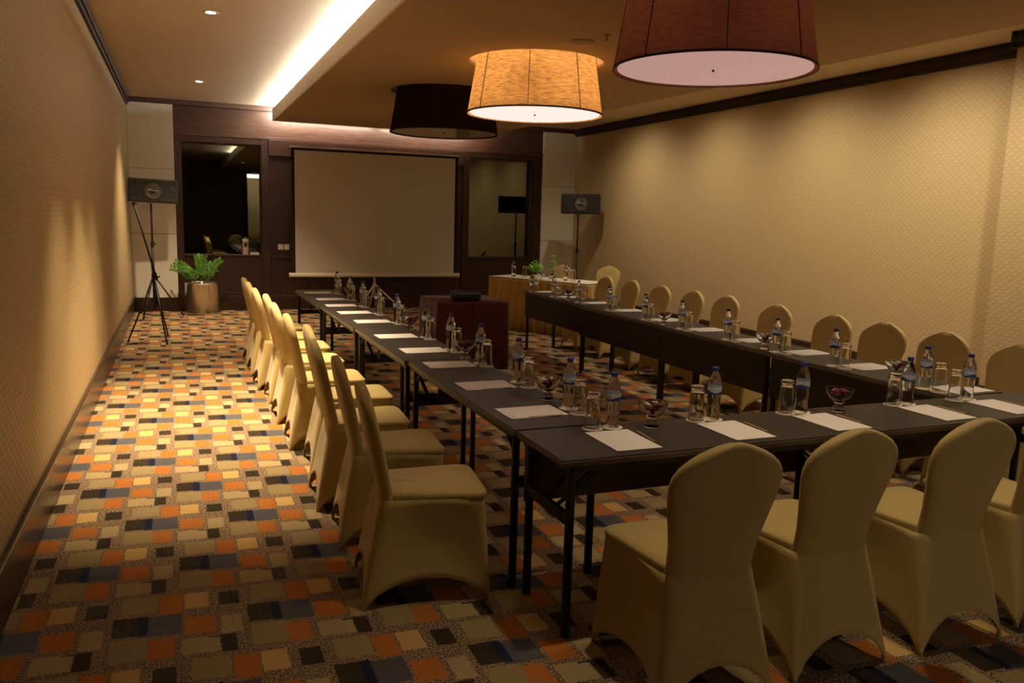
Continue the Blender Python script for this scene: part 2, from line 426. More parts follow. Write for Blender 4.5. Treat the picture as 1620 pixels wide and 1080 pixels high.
# ------------------------------------------------------------------ dropped ceiling with three lamp wells
LAMPS = [(3.26, 4.60), (3.20, 7.35), (3.00, 9.60)]
bm = bmesh.new(); edges = []
def loop(pts):
    vs = [bm.verts.new((x, y, ZS)) for x, y in pts]
    for i in range(len(vs)): edges.append(bm.edges.new((vs[i], vs[(i+1) % len(vs)])))
SX0, SX1a, SX1b, SY1 = 1.49, 5.20, 5.62, 14.08
loop([(SX0, YF), (SX1b+.05, YF), (SX1b, 3.8), (SX1a, 13.7), (SX1a, SY1), (SX0, SY1)])
RW = .64
for cx, cy in LAMPS: loop([(cx+RW*math.cos(2*PI*k/64), cy+RW*math.sin(2*PI*k/64)) for k in range(64)])
bmesh.ops.triangle_fill(bm, use_beauty=True, use_dissolve=False, edges=edges)
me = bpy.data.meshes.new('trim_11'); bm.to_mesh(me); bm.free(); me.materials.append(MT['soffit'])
so = bpy.data.objects.new('trim_11', me); C.objects.link(so); so['kind'] = 'structure'
for p in me.polygons:
    if p.normal.z > 0: p.flip()
q = so.modifiers.new('solid', 'SOLIDIFY'); q.thickness = .03; q.offset = -1
struct(B().box(SX0-.012, SX0+.01, YF, SY1, ZS-.002, 3.318), 'trim_12', 'fascia')
rf = B()
for (xa, ya), (xb, yb) in (((SX1b+.05, YF), (SX1b, 3.8)), ((SX1b, 3.8), (SX1a, 13.7)), ((SX1a, 13.7), (SX1a, SY1))):
    rf.add([(xa-.015, ya, ZS+.001), (xb-.015, yb, ZS+.001), (xb, yb, ZS+.001), (xa, ya, ZS+.001), (xa-.015, ya, ZC), (xb-.015, yb, ZC), (xb, yb, ZC), (xa, ya, ZC)],
           [(0, 1, 2, 3), (4, 5, 6, 7), (0, 1, 5, 4), (1, 2, 6, 5), (2, 3, 7, 6), (3, 0, 4, 7)])
struct(rf, 'cove_baffle', 'fascia')  # unseen upstand added to keep cove light off the right wall
wb = B()
for cx, cy in LAMPS:
    wb.loft([[(cx+r*math.cos(2*PI*k/64), cy+r*math.sin(2*PI*k/64), z) for k in range(64)] for r, z in ((RW, ZS+.001), (RW, 3.39))])
struct(wb, 'trim_13', 'ceil', smooth=True)
# cove tubes lying in the trough
for i in range(8):
    y0 = 3.0+i*1.9
    if y0 > 13: break
    c = tag(B().tube([(SX0+.045, y0, 3.308), (SX0+.045, y0+1.85, 3.308)], .016, 8).obj('cove_tube', 'tube'), 'white fluorescent tube hidden in the cove above the left soffit edge', 'lamp', 'fluorescent tubes in the left cove')
for i in range(2):
    y0 = 1.7+i*1.75
    tag(B().tube([(y0, SY1-.03, 3.182), (y0+1.6, SY1-.03, 3.182)], .018, 8).obj('cove_tube', 'tube_b'), 'warm tube lamp lying on the far end of the dropped ceiling by the panelled wall', 'lamp', 'tube lamps behind the far soffit edge')

# ------------------------------------------------------------------ drum lamps
def drum(cx, cy, shade, diff, label, power, col):
    t = thing('drum_ceiling_lamp', label, 'ceiling lamp', (cx, cy, 2.65), 0)
    B().lathe([(.645, 0), (.545, .62)], seg=64, cap0=False, cap1=False).obj('shade', shade, t, smooth=True)
    B().lathe([(.645, -.004), (.651, -.004), (.651, .010), (.645, .010), (.645, -.004)], seg=64, cap0=False, cap1=False).obj('rim', 'seam', t, smooth=False)
    for k in range(8):
        a = 2*PI*(k+.35)/8
        B().bar((.6475*math.cos(a), .6475*math.sin(a), 0), (.5475*math.cos(a), .5475*math.sin(a), .62), .005).obj('seam', 'seam', t)
    B().lathe([(.62, .006), (.62, .012)], seg=64).obj('diffuser', diff, t)
    B().lathe([(.008, -.006), (.008, .006)], seg=12).obj('knob', 'seam', t)
    B().tube([(0, 0, .012), (0, 0, .74)], .012, 8).tube([(-.54, 0, .6), (.54, 0, .6)], .006, 6).tube([(0, -.54, .6), (0, .54, .6)], .006, 6).obj('stem', 'black', t)
    for k in range(3):
        a = 2*PI*k/3; o = B().ball((.16*math.cos(a), .16*math.sin(a), .30), .035).obj('bulb', 'white', t, smooth=True)
    if power:
        light('lamp_light', 'POINT', (0, 0, .33), power, col, t, shadow_soft_size=.06)
    return t
drum(*LAMPS[0], 'shade_dim', 'diff_dim', 'large russet drum lamp with a dim pink diffuser, nearest of the three', P_LAMP[0]*22, (1., .62, .5))
drum(*LAMPS[1], 'shade_on', 'diff_on', 'glowing gold drum lamp with a bright white diffuser, middle of the three', P_LAMP[1]*22, (1., .80, .62))
drum(*LAMPS[2], 'shade_off', 'diff_off', 'unlit black drum lamp in front of the projection screen wall', 0, WARM)

# ------------------------------------------------------------------ downlights and ceiling fittings
def downlight(x, y, z, power, label, r=.055, size=1.15, blend=.8, group=None, col=WARM, tilt=0):
    t = thing('downlight', label, 'downlight', (x, y, z), 0, group)
    B().lathe([(r*.75, .002), (r, -.003), (r*1.25, -.006), (r*1.3, 0), (r*.75, .002)], seg=24, cap0=False, cap1=False).obj('trim_ring', 'ring', t, smooth=True)
    B().lathe([(r*.75, -.001), (r*.75, 0)], seg=20).obj('lamp_lens', 'bulb', t)
    light('downlight_light', 'SPOT', (0, 0, -.02), power, col, t, rot=(0, tilt, 0), spot_size=size, spot_blend=blend, shadow_soft_size=.04)
    return t
downlight(.33, 12.3, ZC, P_DOWN[2][2], 'small round downlight in the left ceiling strip, nearest the pale corner panel', size=1.8)
downlight(.33, 8.05, ZC, P_DOWN[1][2], 'small round downlight, middle one seen in the left ceiling strip')
downlight(.33, 7.05, ZC, P_DOWN[0][2], 'small round downlight at the top edge of the photo in the left ceiling strip')
downlight(.70, YB+.08, NZ1-.013, 5, 'tiny downlight in the top of the niche of the left mirror', r=.03, size=2.2)
downlight(5.45, YB+.08, NZ1-.013, 5, 'tiny downlight in the top of the niche of the right mirror', r=.03, size=2.2)
for y, f in ((4.2, 1.5), (6.0, 1.3), (7.8, 1.), (9.8, .8), (11.8, .8)):
    downlight(6.0, y, ZC, P_RIGHT*f, 'small round downlight in the strip of ceiling by the right wall', size=2.45, blend=1., tilt=-.30, col=(1., .82, .56), group='downlights along the right wall')
downlight(.33, 5.9, ZC, 430, 'small round downlight in the left ceiling strip above the photo edge')
for x in (1.9, 3.0, 4.2):  # added lamps out of view, brightening the front tables and seats
    downlight(x, 2.75, ZS, 42, 'added downlight, out of view, in the dropped ceiling over the front tables', size=1.35, blend=1., group='added downlights over the front tables')
t = thing('ceiling_speaker', 'round flush loudspeaker grille in the dropped ceiling', 'ceiling speaker', (3.20, 6.20, ZS))
t.location = (3.155, 6.30, ZS)
B().lathe([(.085, -.008), (.10, -.006), (.105, 0), (.085, 0)], seg=24, cap0=True, cap1=False).obj('grille', 'vent', t, smooth=True)
t = thing('sprinkler_head', 'small sprinkler head hanging from the dropped ceiling beside the round grille', 'sprinkler', (3.21, 5.98, ZS))
B().lathe([(.03, -.004), (.03, 0)], seg=16).obj('escutcheon', 'vent', t)
B().tube([(0, 0, -.004), (0, 0, -.05)], .008, 8).lathe([(.002, -.052), (.022, -.052), (.022, -.048), (.002, -.048)], seg=12).obj('nozzle', 'brass', t)

# ------------------------------------------------------------------ chair
def rrect(x0, x1, wy0, wy1, r, z, n=8, per=10):
    """closed outline; rear edge x0 with half width wy0, front edge x1 with half width wy1"""
    cs = [Vector((x0, -wy0)), Vector((x1, -wy1)), Vector((x1, wy1)), Vector((x0, wy0))]; out = []
    for i in range(4):
        p, a, b = cs[i], cs[i-1], cs[(i+1) % 4]
        s = p+(a-p).normalized()*r; e = p+(b-p).normalized()*r
        for k in range(n): 
            t = k/(n-1); out.append((1-t)**2*s+2*t*(1-t)*p+t*t*e)
        nb = cs[(i+1) % 4]; e2 = nb+(p-nb).normalized()*r
        for k in range(1, per): out.append(e.lerp(e2, k/per))
    return [(q.x, q.y, z) for q in out]
def chair_meshes():
    # skirt
    b = B(); N = 14; n, per = 8, 10; rings = []
    top = rrect(-.200, .247, .177, .215, .06, .462, n, per)
    bot = rrect(-.285, .270, .232, .228, .010, 0, n, per)
    tot = len(top); side = n+per-1
    for i in range(N+1):
        s = i/N; ring = []
        for k in range(tot):
            seg, j = divmod(k, side)
            if j < n: tt = 0.0; e = 0.
            else: tt = (j-n+1)/per; e = math.sin(PI*tt)
            arch = .105*(e**.62) if seg != 1 else .11*(e**.62)
            if seg == 3: arch = .135*(e**.6)
            zb = .012+arch
            a, c = Vector(top[k]), Vector(bot[k])
            x = a.x+(c.x-a.x)*(s**.9); y = a.y+(c.y-a.y)*(s**1.15)
            pull = .030*e*math.sin(PI*min(1, s*1.0)*.85) + .010*e*s
            if seg == 0: y += pull
            if seg == 2: y -= pull
            if seg == 1: x -= pull
            if seg == 3: x += pull*.9
            z = .462*(1-s)+zb*s
            ring.append((x, y, z))
        rings.append(ring)
    b.loft(rings)
    # seat
    st = B(); rs = []
    for z, g, r in ((.445, -.010, .06), (.455, .000, .06), (.466, .007, .065), (.480, .008, .07), (.488, -.002, .075), (.494, -.03, .07), (.497, -.08, .05), (.498, -.14, .02)):
        rs.append(rrect(-.188, .250+g, .172+min(g, 0), .215+g, r, z, n, per))
    st.loft(rs, 0, True, True)
    # back
    bk = B(); prof = [(.34, .174, .022), (.42, .176, .028), (.46, .175, .031), (.50, .173, .032), (.56, .178, .032), (.63, .192, .032), (.70, .208, .032), (.76, .220, .032), (.80, .223, .031), (.835, .216, .030),
                      (.865, .196, .029), (.89, .166, .028), (.912, .127, .026), (.930, .083, .023), (.942, .042, .018), (.948, .012, .008)]
    rr = []
    for z, hw, th in prof:
        lean = -.172-(z-.45)*.215; cx = lean
        q = []
        M_ = 28
        for k in range(M_):
            a = 2*PI*k/M_; ca, sa = math.cos(a), math.sin(a); p = .42
            bow = .012*(1-min(1, abs(sa))**2)
            q.append((cx+th*math.copysign(abs(ca)**.75, ca)-bow+.012, hw*math.copysign(abs(sa)**p, sa), z))
        rr.append(q)
    bk.loft(rr, 0, True, True)
    return b, st, bk
def make_chair(label, loc, rz, group):
    b, st, bk = chair_meshes()
    t = thing('banquet_chair', label, 'chair', loc, rz, group)
    b.obj('skirt', 'cover', t, smooth=True, solid=.004)
    st.obj('seat', 'cover', t, smooth=True)
    bk.obj('backrest', 'cover', t, smooth=True)
    for x, y in ((-.277, .222), (-.277, -.222), (.262, .218), (.262, -.218)):
        B().lathe([(.009, 0), (.010, .008), (.008, .03)], (x, y, 0), 10).obj('foot', 'cover', t, smooth=True)
    remember(t); return t
ORD = ['first', 'second', 'third', 'fourth', 'fifth', 'sixth', 'seventh', 'eighth', 'ninth', 'tenth']
gL, gR, gF = 'gold covered chairs along the left table row', 'gold covered chairs along the right wall', 'gold covered chairs along the front tables'
# left row, nearest first: (y, x of rear feet, turn in degrees)
LCH = [(3.40, .700, -7), (4.08, .715, -5), (4.66, .685, -3), (5.32, .745, -2), (5.93, .690, -2), (6.70, .680, 0), (7.42, .690, 0), (8.03, .645, 1), (8.72, .640, 0), (9.33, .640, 1)]
proto = None
for i, (y, x, a) in enumerate(LCH):
    lb = 'gold covered chair nearest the camera on the left side of the left table row' if i == 0 else \
         'gold covered chair left of the left table row, %s from the camera' % ORD[i]
    args = ((x+.285, y, 0), math.radians(a))
    if proto is None: proto = make_chair(lb, *args, gL)
    else: dup(proto, *args, lb, gL)
# right row facing the room, nearest first
RCH = [(3.55, 5.06), (4.15, 5.09), (4.68, 5.08), (5.20, 5.06), (5.97, 5.12), (6.85, 5.22), (7.42, 5.20), (8.06, 5.20), (8.86, 5.27), (9.48, 5.25)]
for i, (y, x) in enumerate(RCH):
    lb = 'gold covered chair at the right edge of the photo by the wall pier' if i == 0 else \
         'gold covered chair behind the right table row, %s from the camera' % ORD[i]
    dup(proto, (x-.27, y, 0), PI+math.radians(random.uniform(-3, 3)), lb, gR)
# front row facing away
FCH = [(1.700, 2.40), (2.265, 2.43), (2.885, 2.415), (3.475, 2.46)]
for i, (x, y) in enumerate(FCH):
    lb = ['gold covered chair with its back to the camera, leftmost along the front table',
          'gold covered chair with its back to the camera, second from left at the front table',
          'gold covered chair with its back to the camera, third from left at the front table',
          'gold covered chair seen from behind, cut by the right edge of the photo',
          'gold covered chair at the far right end of the front table, hidden behind its neighbour'][i]
    dup(proto, (x, y, 0), PI/2+math.radians([-2, 1, 0, 2, 0][i]), lb, gF)
# behind the head table
dup(proto, (5.52, 11.75, 0), math.radians(210), 'gold covered chair behind the skirted table, in front of the pale panel', 'gold covered chairs behind the head table')
dup(proto, (6.28, 11.55, 0), math.radians(212), 'gold covered chair behind the skirted table, right of the speaker pole', 'gold covered chairs behind the head table')

# ------------------------------------------------------------------ folding tables
def make_table(L, W, panel, label, loc, rz, group):
    """long side along local Y; panel on local +X or -X side or none"""
    t = thing('folding_table', label, 'table', loc, rz, group)
    B().box(-W/2+.003, W/2-.003, -L/2+.002, L/2-.002, TZ-.006, TZ).obj('tabletop', 'tabletop', t, bevel=.002)
    B().box(-W/2, W/2, -L/2+.0005, L/2-.0005, TZ-.028, TZ-.006).obj('edge_band', 'edge', t, bevel=.003)
    B().box(-W/2+.02, -W/2+.045, -L/2+.04, L/2-.04, TZ-.055, TZ-.028).box(W/2-.045, W/2-.02, -L/2+.04, L/2-.04, TZ-.055, TZ-.028).obj('rail', 'black', t)
    for sy in (-1, 1):
        y = sy*(L/2-.055)
        for sx in (-1, 1):
            x = sx*(W/2-.036)
            lg = B().box(x-.016, x+.016, y-.016, y+.016, .02, TZ-.03).obj('leg', 'black', t, bevel=.008)
            B().lathe([(.017, 0), (.019, .004), (.019, .022)], (x, y, 0), 12).obj('foot', 'rubber', lg, smooth=True)
            B().bar((x-sx*.002, y-sy*.01, .62), (x-sx*.002, y-sy*.13, TZ-.035), .018, .008).obj('brace', 'black', t)
        B().box(-W/2+.04, W/2-.04, y-.012, y+.012, .462, .512).obj('crossbar', 'black', t, bevel=.003)
        B().bar((-.05, y, .49), (-.10, y-sy*.27, TZ-.03), .022, .01).bar((.05, y, .49), (.10, y-sy*.27, TZ-.03), .022, .01).obj('folding_strut', 'black', t)
    if panel:
        x = panel*(W/2-.012)
        B().box(x-.008, x+.008, -L/2+.042, L/2-.042, .425, TZ-.028).box(min(x+panel*.008, x+panel*.0095), max(x+panel*.008, x+panel*.0095), -L/2+.042, L/2-.042, .425, TZ-.028, 1).obj('modesty_panel', ['panel', 'unlit_board'], t)
    return t
gT = 'charcoal topped folding tables'
LT = [(3.19, 4.97, 1.337), (4.97, 6.55, 1.312), (6.55, 8.24, 1.298), (8.24, 10.00, 1.285)]
for i, (y0, y1, x) in enumerate(LT):
    make_table(y1-y0-.006, .462, 0, 'charcoal folding table in the left row, %s' % ['nearest the camera', 'second away from the camera', 'third away from the camera', 'farthest, near the screen'][i], (x+.231, (y0+y1)/2, 0), 0, gT)
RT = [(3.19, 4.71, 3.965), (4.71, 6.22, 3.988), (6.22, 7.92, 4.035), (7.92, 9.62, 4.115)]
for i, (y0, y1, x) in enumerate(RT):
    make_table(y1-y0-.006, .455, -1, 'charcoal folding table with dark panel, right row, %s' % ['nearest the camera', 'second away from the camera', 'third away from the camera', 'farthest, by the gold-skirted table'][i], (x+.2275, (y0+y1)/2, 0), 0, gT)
FT = [(1.343, 2.958), (2.962, 4.56)]
for i, (x0, x1) in enumerate(FT):
    make_table(x1-x0, .468, 1, ['charcoal folding table across the front, its near left corner in full view', 'charcoal folding table across the front, running out of the right edge of the photo'][i], ((x0+x1)/2, 2.94, 0), PI/2, gT)

# ------------------------------------------------------------------ table settings
def bottle_proto(label, loc, group):
    t = thing('water_bottle', label, 'bottle', loc, 0, group)
    prof = [(.020, .002), (.029, .0), (.0325, .008), (.0325, .030), (.0305, .045), (.0290, .060), (.0295, .075), (.0315, .092), (.0325, .110), (.0325, .170), (.0310, .182), (.0270, .198), (.0200, .216), (.0140, .228), (.0135, .238)]
    B().lathe(prof, seg=20).obj('bottle_body', 'water', t, smooth=True)
    B().lathe([(.0331, .124), (.0331, .166)], seg=20, cap0=False, cap1=False).obj('label', 'label', t, smooth=True)
    B().lathe([(.0150, .232), (.0158, .234), (.0158, .249), (.0145, .251)], seg=16).obj('cap', 'cap', t, smooth=False)
    remember(t); return t
def glass_proto(label, loc, group):
    t = tag(B().lathe([(.037, 0), (.0365, .02), (.031, .150), (.030, .165), (.026, .1655), (.025, .147), (.0285, .140), (.034, .02), (.035, 0)], seg=24, cap0=False, cap1=False).add([], []).obj('upturned_glass', 'glass', None, smooth=True, loc=loc), label, 'glass', group)
    # close the raised base
    return t
def glass_mesh():
    b = B()
    outer = [(.0368, .0001), (.0374, .0008), (.0374, .003), (.037, .02), (.0325, .135), (.031, .158), (.0307, .1635), (.0300, .1655), (.0285, .166), (.026, .1662)]
    inner = [(.0005, .150), (.020, .149), (.028, .142), (.0300, .130), (.0345, .02), (.0350, .003), (.0352, .0008), (.0358, .0001)]
    # outer wall up, across the thick base, inner wall down
    b.lathe(outer+[(.0005, .166)], seg=24, cap0=False, cap1=False)
    b.lathe(inner, seg=24, cap0=False, cap1=False)
    b.lathe([(.0358, .0001), (.0368, .0001)], seg=24, cap0=False, cap1=False)
    me = b.obj('drinking_glass', 'glass', None, smooth=True); bm = bmesh.new(); bm.from_mesh(me.data)
    bmesh.ops.remove_doubles(bm, verts=bm.verts, dist=1e-5); bmesh.ops.recalc_face_normals(bm, faces=bm.faces); bm.to_mesh(me.data); bm.free()
    return me
def bowl_mesh():
    b = B()
    prof = [(.0005, .0), (.030, .0), (.034, .006), (.031, .016), (.020, .030), (.018, .038), (.030, .050), (.050, .068), (.063, .090), (.0692, .1115), (.0698, .1135), (.0694, .1145), (.0676, .1147), (.0670, .1135), (.0662, .1115), (.060, .092), (.047, .072), (.027, .055), (.010, .047), (.0005, .046)]
    b.lathe(prof, seg=28, cap0=False, cap1=False)
    me = b.obj('candy_bowl', 'bowl_glass', None, smooth=True); bm = bmesh.new(); bm.from_mesh(me.data)
    bmesh.ops.remove_doubles(bm, verts=bm.verts, dist=2e-3*.5); bmesh.ops.recalc_face_normals(bm, faces=bm.faces); bm.to_mesh(me.data); bm.free()
    return me
def paper_mesh():
    b = B(); nx, ny = 6, 8; rings = []
    for j in range(ny+1):
        y = -.149+.298*j/ny
        rings.append([(-.105+.21*i/nx, y, .003+.0025*max(0, (i/nx-.6))*(j/ny)) for i in range(nx+1)])
    vs = [p for r in rings for p in r]; n = nx+1; fs = [(j*n+i, j*n+i+1, (j+1)*n+i+1, (j+1)*n+i) for j in range(ny) for i in range(nx)]
    b.add(vs, fs)
    o = b.obj('note_paper', 'paper', None, smooth=False); q = o.modifiers.new('s', 'SOLIDIFY'); q.thickness = .0022; q.offset = -1
    return o
def pencil_mesh():
    return B().tube([(0, -.088, .0035), (0, .078, .0035), (0, .088, .0035)], [.0035, .0035, .0008], 6).obj('pencil', 'pencil', None)
def coaster_mesh():
    return B().lathe([(.046, 0), (.047, .0008), (.0465, .0016)], seg=24).obj('paper_coaster', 'coaster', None)
def candy_mesh(m):
    b = B().ball((0, 0, 0), .013, 8, 6, 0, (1.2, .8, .7))
    b.lathe([(.002, 0), (.010, .012)], (0, 0, 0), 8, 0, False, False)
    b2 = B().ball((0, 0, 0), .013, 8, 6, 0, (1.2, .8, .7))
    for s in (-1, 1):
        b2.add([(s*.013, 0, 0), (s*.021, .007, .004), (s*.022, 0, -.003), (s*.021, -.007, .003)], [(0, 1, 2), (0, 2, 3)])
    return b2.obj('wrapped_candy', m, None, smooth=True, fix=True)
first = {}
def place(kind, maker, loc, rz, label, cat, group):
    if kind not in first:
        o = maker(); first[kind] = o
    else:
        o = first[kind].copy(); C.objects.link(o)
    o.location = loc; o.rotation_euler = (0, 0, rz); tag(o, label, cat, group); return o
CZ = TZ+.0018
def setting(side, i, n, bx, by, gx, gy, px, py, prz, where, pencil=None):
    global bot
    lab = 'blue-capped water bottle, %s' % where
    if bot is None: bot = bottle_proto(lab, (bx, by, CZ), 'water bottles on the tables')
    else: dup(bot, (bx, by, CZ), random.uniform(0, 6), lab, 'water bottles on the tables')
    place('coaster', coaster_mesh, (bx, by, TZ), random.uniform(0, 6), 'paper coaster under the bottle, %s' % where, 'coaster', 'paper coasters')
    place('glass', glass_mesh, (gx, gy, CZ), 0, 'upturned glass, %s' % where, 'glass', 'upturned glasses')
    place('coaster', coaster_mesh, (gx, gy, TZ), random.uniform(0, 6), 'paper coaster under the glass, %s' % where, 'coaster', 'paper coasters')
    place('paper', paper_mesh, (px, py, TZ), prz, 'white note paper, %s' % where, 'paper', 'sheets of note paper')
    if pencil: place('pencil', pencil_mesh, (pencil[0], pencil[1], TZ), pencil[2], 'wooden pencil, %s' % where, 'pencil', 'pencils')
bot = None
LB = [(1.757, 3.504), (1.762, 4.170), (1.757, 4.784), (1.745, 5.358), (1.737, 5.947), (1.730, 6.819), (1.722, 7.491), (1.712, 8.141), (1.710, 8.800), (1.702, 9.530)]
LPY = [3.48, 4.125, 4.78, 5.345, 6.035, 6.93, 7.60, 8.22, 8.85, 9.60]
for i, (x, y) in enumerate(LB):
    wh = 'the left table row, %s setting from the camera' % ORD[i]
    gy = [3.395, 4.03, 4.675, 5.235, 5.84, 6.72, 7.39, 8.04, 8.70, 9.43][i]
    px = [1.545, 1.55, 1.553, 1.545, 1.525, 1.54, 1.52, 1.505, 1.512, 1.485][i]
    pc = (px+.03, LPY[i]-.10, PI/2-.02) if i < 2 else None
    setting('L', i, 10, x, y, x+.004, gy, px, LPY[i], PI/2+math.radians([2, 1, -1, 0, 1, -1, 2, 0, 1, 0][i]), wh, pc)
RB = [(4.022, 3.396), (4.047, 4.145), (4.059, 4.730), (4.072, 5.333), (4.063, 5.969), (4.090, 6.620), (4.144, 7.421), (4.168, 8.173), (4.172, 8.843), (4.186, 9.530)]
for i, (x, y) in enumerate(RB):
    wh = 'the right table row, %s setting from the camera' % ORD[i]
    gy = [3.300, 4.049, 4.631, 5.235, 5.868, 6.53, 7.313, 8.06, 8.74, 9.43][i]
    setting('R', i, 10, x, y, x+.006, gy, x+.215, y-[.07, .09, .09, .09, .08, .05, .05, .05, .05, .05][i], PI/2+math.radians(random.uniform(-2, 2)), wh)
FB = [(1.785, 3.116, 1.687, 3.122), (2.328, 3.114, 2.235, 3.118), (2.857, 3.114, 2.764, 3.118), (3.569, 3.114, 3.476, 3.118), (4.018, 3.112, 3.925, 3.114)]
FP = [1.720, 2.303, 2.860, 3.550, 4.045]
for i, (bx, by, gx, gy) in enumerate(FB):
    wh = 'the front table, %s setting from the left' % ORD[i]
    setting('F', i, 5, bx, by, gx, gy, FP[i], 2.908, math.radians([-1, 0, 1, 0, 0][i]), wh, (FP[i]+.125, 2.93, math.radians([-6, -4, -3, 0, 2][i])))
# candy bowls
BOW = [(1.742, 3.72, 'the left table row, nearest the camera', 1), (1.727, 4.985, 'the left table row, second from the camera', 0), (1.722, 6.36, 'the left table row, third from the camera', 1), (1.74, 8.98, 'the far end of the left table row', 0),
       (1.966, 3.075, 'the front table beside the leftmost setting', 1), (3.070, 3.085, 'the middle of the front table', 0),
       (4.082, 3.66, 'the right table row, nearest the camera', 1), (4.070, 4.87, 'the right table row, second from the camera', 1), (4.085, 6.28, 'the right table row, third from the camera', 0), (4.20, 8.50, 'the far end of the right table row', 0)]
for i, (x, y, wh, white) in enumerate(BOW):
    place('bowl', bowl_mesh, (x, y, TZ), 0, 'small footed glass candy bowl on %s' % wh, 'bowl', 'candy bowls')
    ring = [(0, 0, .062)]+[(.021*math.cos(a), .021*math.sin(a), .079) for a in (0, 1.57, 3.14, 4.7)]+[(.037*math.cos(a), .037*math.sin(a), .099) for a in (.4, 1.45, 2.5, 3.55, 4.6, 5.65)]
    for k, (dx, dy, dz) in enumerate(ring):
        dx, dy = dx*.80, dy*.80; dz += .004
        wcol = white and k in (5, 7, 8)
        o = place('candy_w' if wcol else 'candy', lambda: candy_mesh('candy_w' if wcol else 'candy'), (x+dx, y+dy, TZ+dz), random.uniform(0, 6), ('silver-white candy in the bowl, %s' if wcol else 'dark red candy in the bowl, %s') % wh, 'candy', ('silver-white candies in the bowl on %s' if wcol else 'dark red candies in the bowl on %s') % wh)
        o.rotation_euler = (random.uniform(-.5, .5), random.uniform(-.6, .6), random.uniform(0, 6))

# ------------------------------------------------------------------ projector table
def draped(name, x0, x1, y0, y1, z, m, t, drop=.735):
    b = B(); N = 20; pts = []
    outline = []
    for (a, c) in (((x0, y0), (x1, y0)), ((x1, y0), (x1, y1)), ((x1, y1), (x0, y1)), ((x0, y1), (x0, y0))):
        for k in range(N): outline.append((a[0]+(c[0]-a[0])*k/N, a[1]+(c[1]-a[1])*k/N))
    cx, cy = (x0+x1)/2, (y0+y1)/2; rings = []
    for s in (0, .004, .02, .1, .3, .6, 1.):
        ring = []
        for i, (x, y) in enumerate(outline):
            k = i % N; e = math.sin(PI*k/N); f = .034*s*math.sin(i*.8+1)*(.3+.7*e)+.03*s*abs(math.sin((k-N*.5)/N*PI))**9-.035*s*math.exp(-((min(k, N-k)-3)/1.2)**2)
            d = Vector((x-cx, y-cy)).normalized()
            ring.append((x+d.x*f, y+d.y*f, z-s*drop-(.004 if s else 0)))
        rings.append(ring)
    b.loft(rings, 0, True, False)
    return b.obj(name, m, t, smooth=True, bevel=0, solid=.003)
pt = thing('projector_table', 'small square table under a floor-length maroon cloth in the middle of the room', 'table', (2.975, 8.70, 0), math.radians(-3))
B().box(-.39, .39, -.40, .40, TZ-.03, TZ-.005).obj('tabletop', 'tabletop', pt)
for x in (-.36, .36):
    for y in (-.37, .37): B().box(x-.015, x+.015, y-.015, y+.015, 0, TZ-.03).obj('leg', 'black', pt)
cl = draped('maroon_tablecloth', -.40, .40, -.42, .42, TZ+.002, 'maroon', None)
cl.location = (2.975, 8.70, 0); cl.rotation_euler = (0, 0, math.radians(-3))
tag(cl, 'maroon cloth draped to the floor over the projector table', 'tablecloth')
pj = thing('projector', 'black projector lying on the maroon cloth', 'projector', (2.93, 8.50, TZ+.0045), math.radians(-14))
B().box(-.165, .165, -.125, .125, .018, .105).obj('housing', 'proj', pj, bevel=.03, seg=4)
B().tube([(-.09, .10, .062), (-.09, .150, .062)], [.042, .040], 20).obj('lens', 'lens', pj, smooth=True)
B().box(-.02, .12, -.06, .03, .104, .110).obj('button_panel', 'rubber', pj, bevel=.002)
B().box(.04, .14, -.127, -.124, .035, .085).obj('vent', 'rubber', pj)
B().lathe([(.014, .0), (.014, .02)], (-.12, -.09, 0), 10).lathe([(.014, .0), (.014, .02)], (.12, -.09, 0), 10).lathe([(.014, .0), (.014, .02)], (0, .1, 0), 10).obj('foot', 'rubber', pj)
tag(B().tube([(2.95, 8.365, TZ+.05), (2.952, 8.30, TZ+.03), (2.95, 8.238, TZ-.02), (2.948, 8.222, .4), (2.95, 8.205, .012)], .005, 6).obj('power_cable', 'rubber', None, smooth=True), 'black cable hanging from the projector down the maroon cloth', 'cable')

# ------------------------------------------------------------------ head table with pleated skirt
HT = .785
A_, D_ = Vector((4.417, 11.70)), Vector((5.32, 10.147))       # near long edge
u_ = (D_-A_).normalized(); v_ = Vector((-u_.y, u_.x)); HL = (D_-A_).length; HW = .60
ctr = A_+u_*HL/2+v_*HW/2; hrz = math.atan2(u_.y, u_.x)
ht = thing('head_table', 'head table near the right corner with pleated gold skirt', 'table', (ctr.x, ctr.y, 0), hrz)
B().box(-HL/2+.02, HL/2-.02, -HW/2+.02, HW/2-.02, HT-.03, HT-.0035).obj('tabletop', 'tabletop', ht)
for x in (-HL/2+.08, HL/2-.08):
    for y in (-HW/2+.08, HW/2-.08): B().box(x-.016, x+.016, y-.016, y+.016, 0, HT-.03).obj('leg', 'black', ht)
sk = B(); out = []
def edge(a, b_, n):
    for k in range(n): out.append((a[0]+(b_[0]-a[0])*k/n, a[1]+(b_[1]-a[1])*k/n))
c4 = [(-HL/2, -HW/2), (HL/2, -HW/2), (HL/2, HW/2), (-HL/2, HW/2)]
edge(c4[0], c4[1], 156); edge(c4[1], c4[2], 54); edge(c4[2], c4[3], 156); edge(c4[3], c4[0], 54)
rings = []
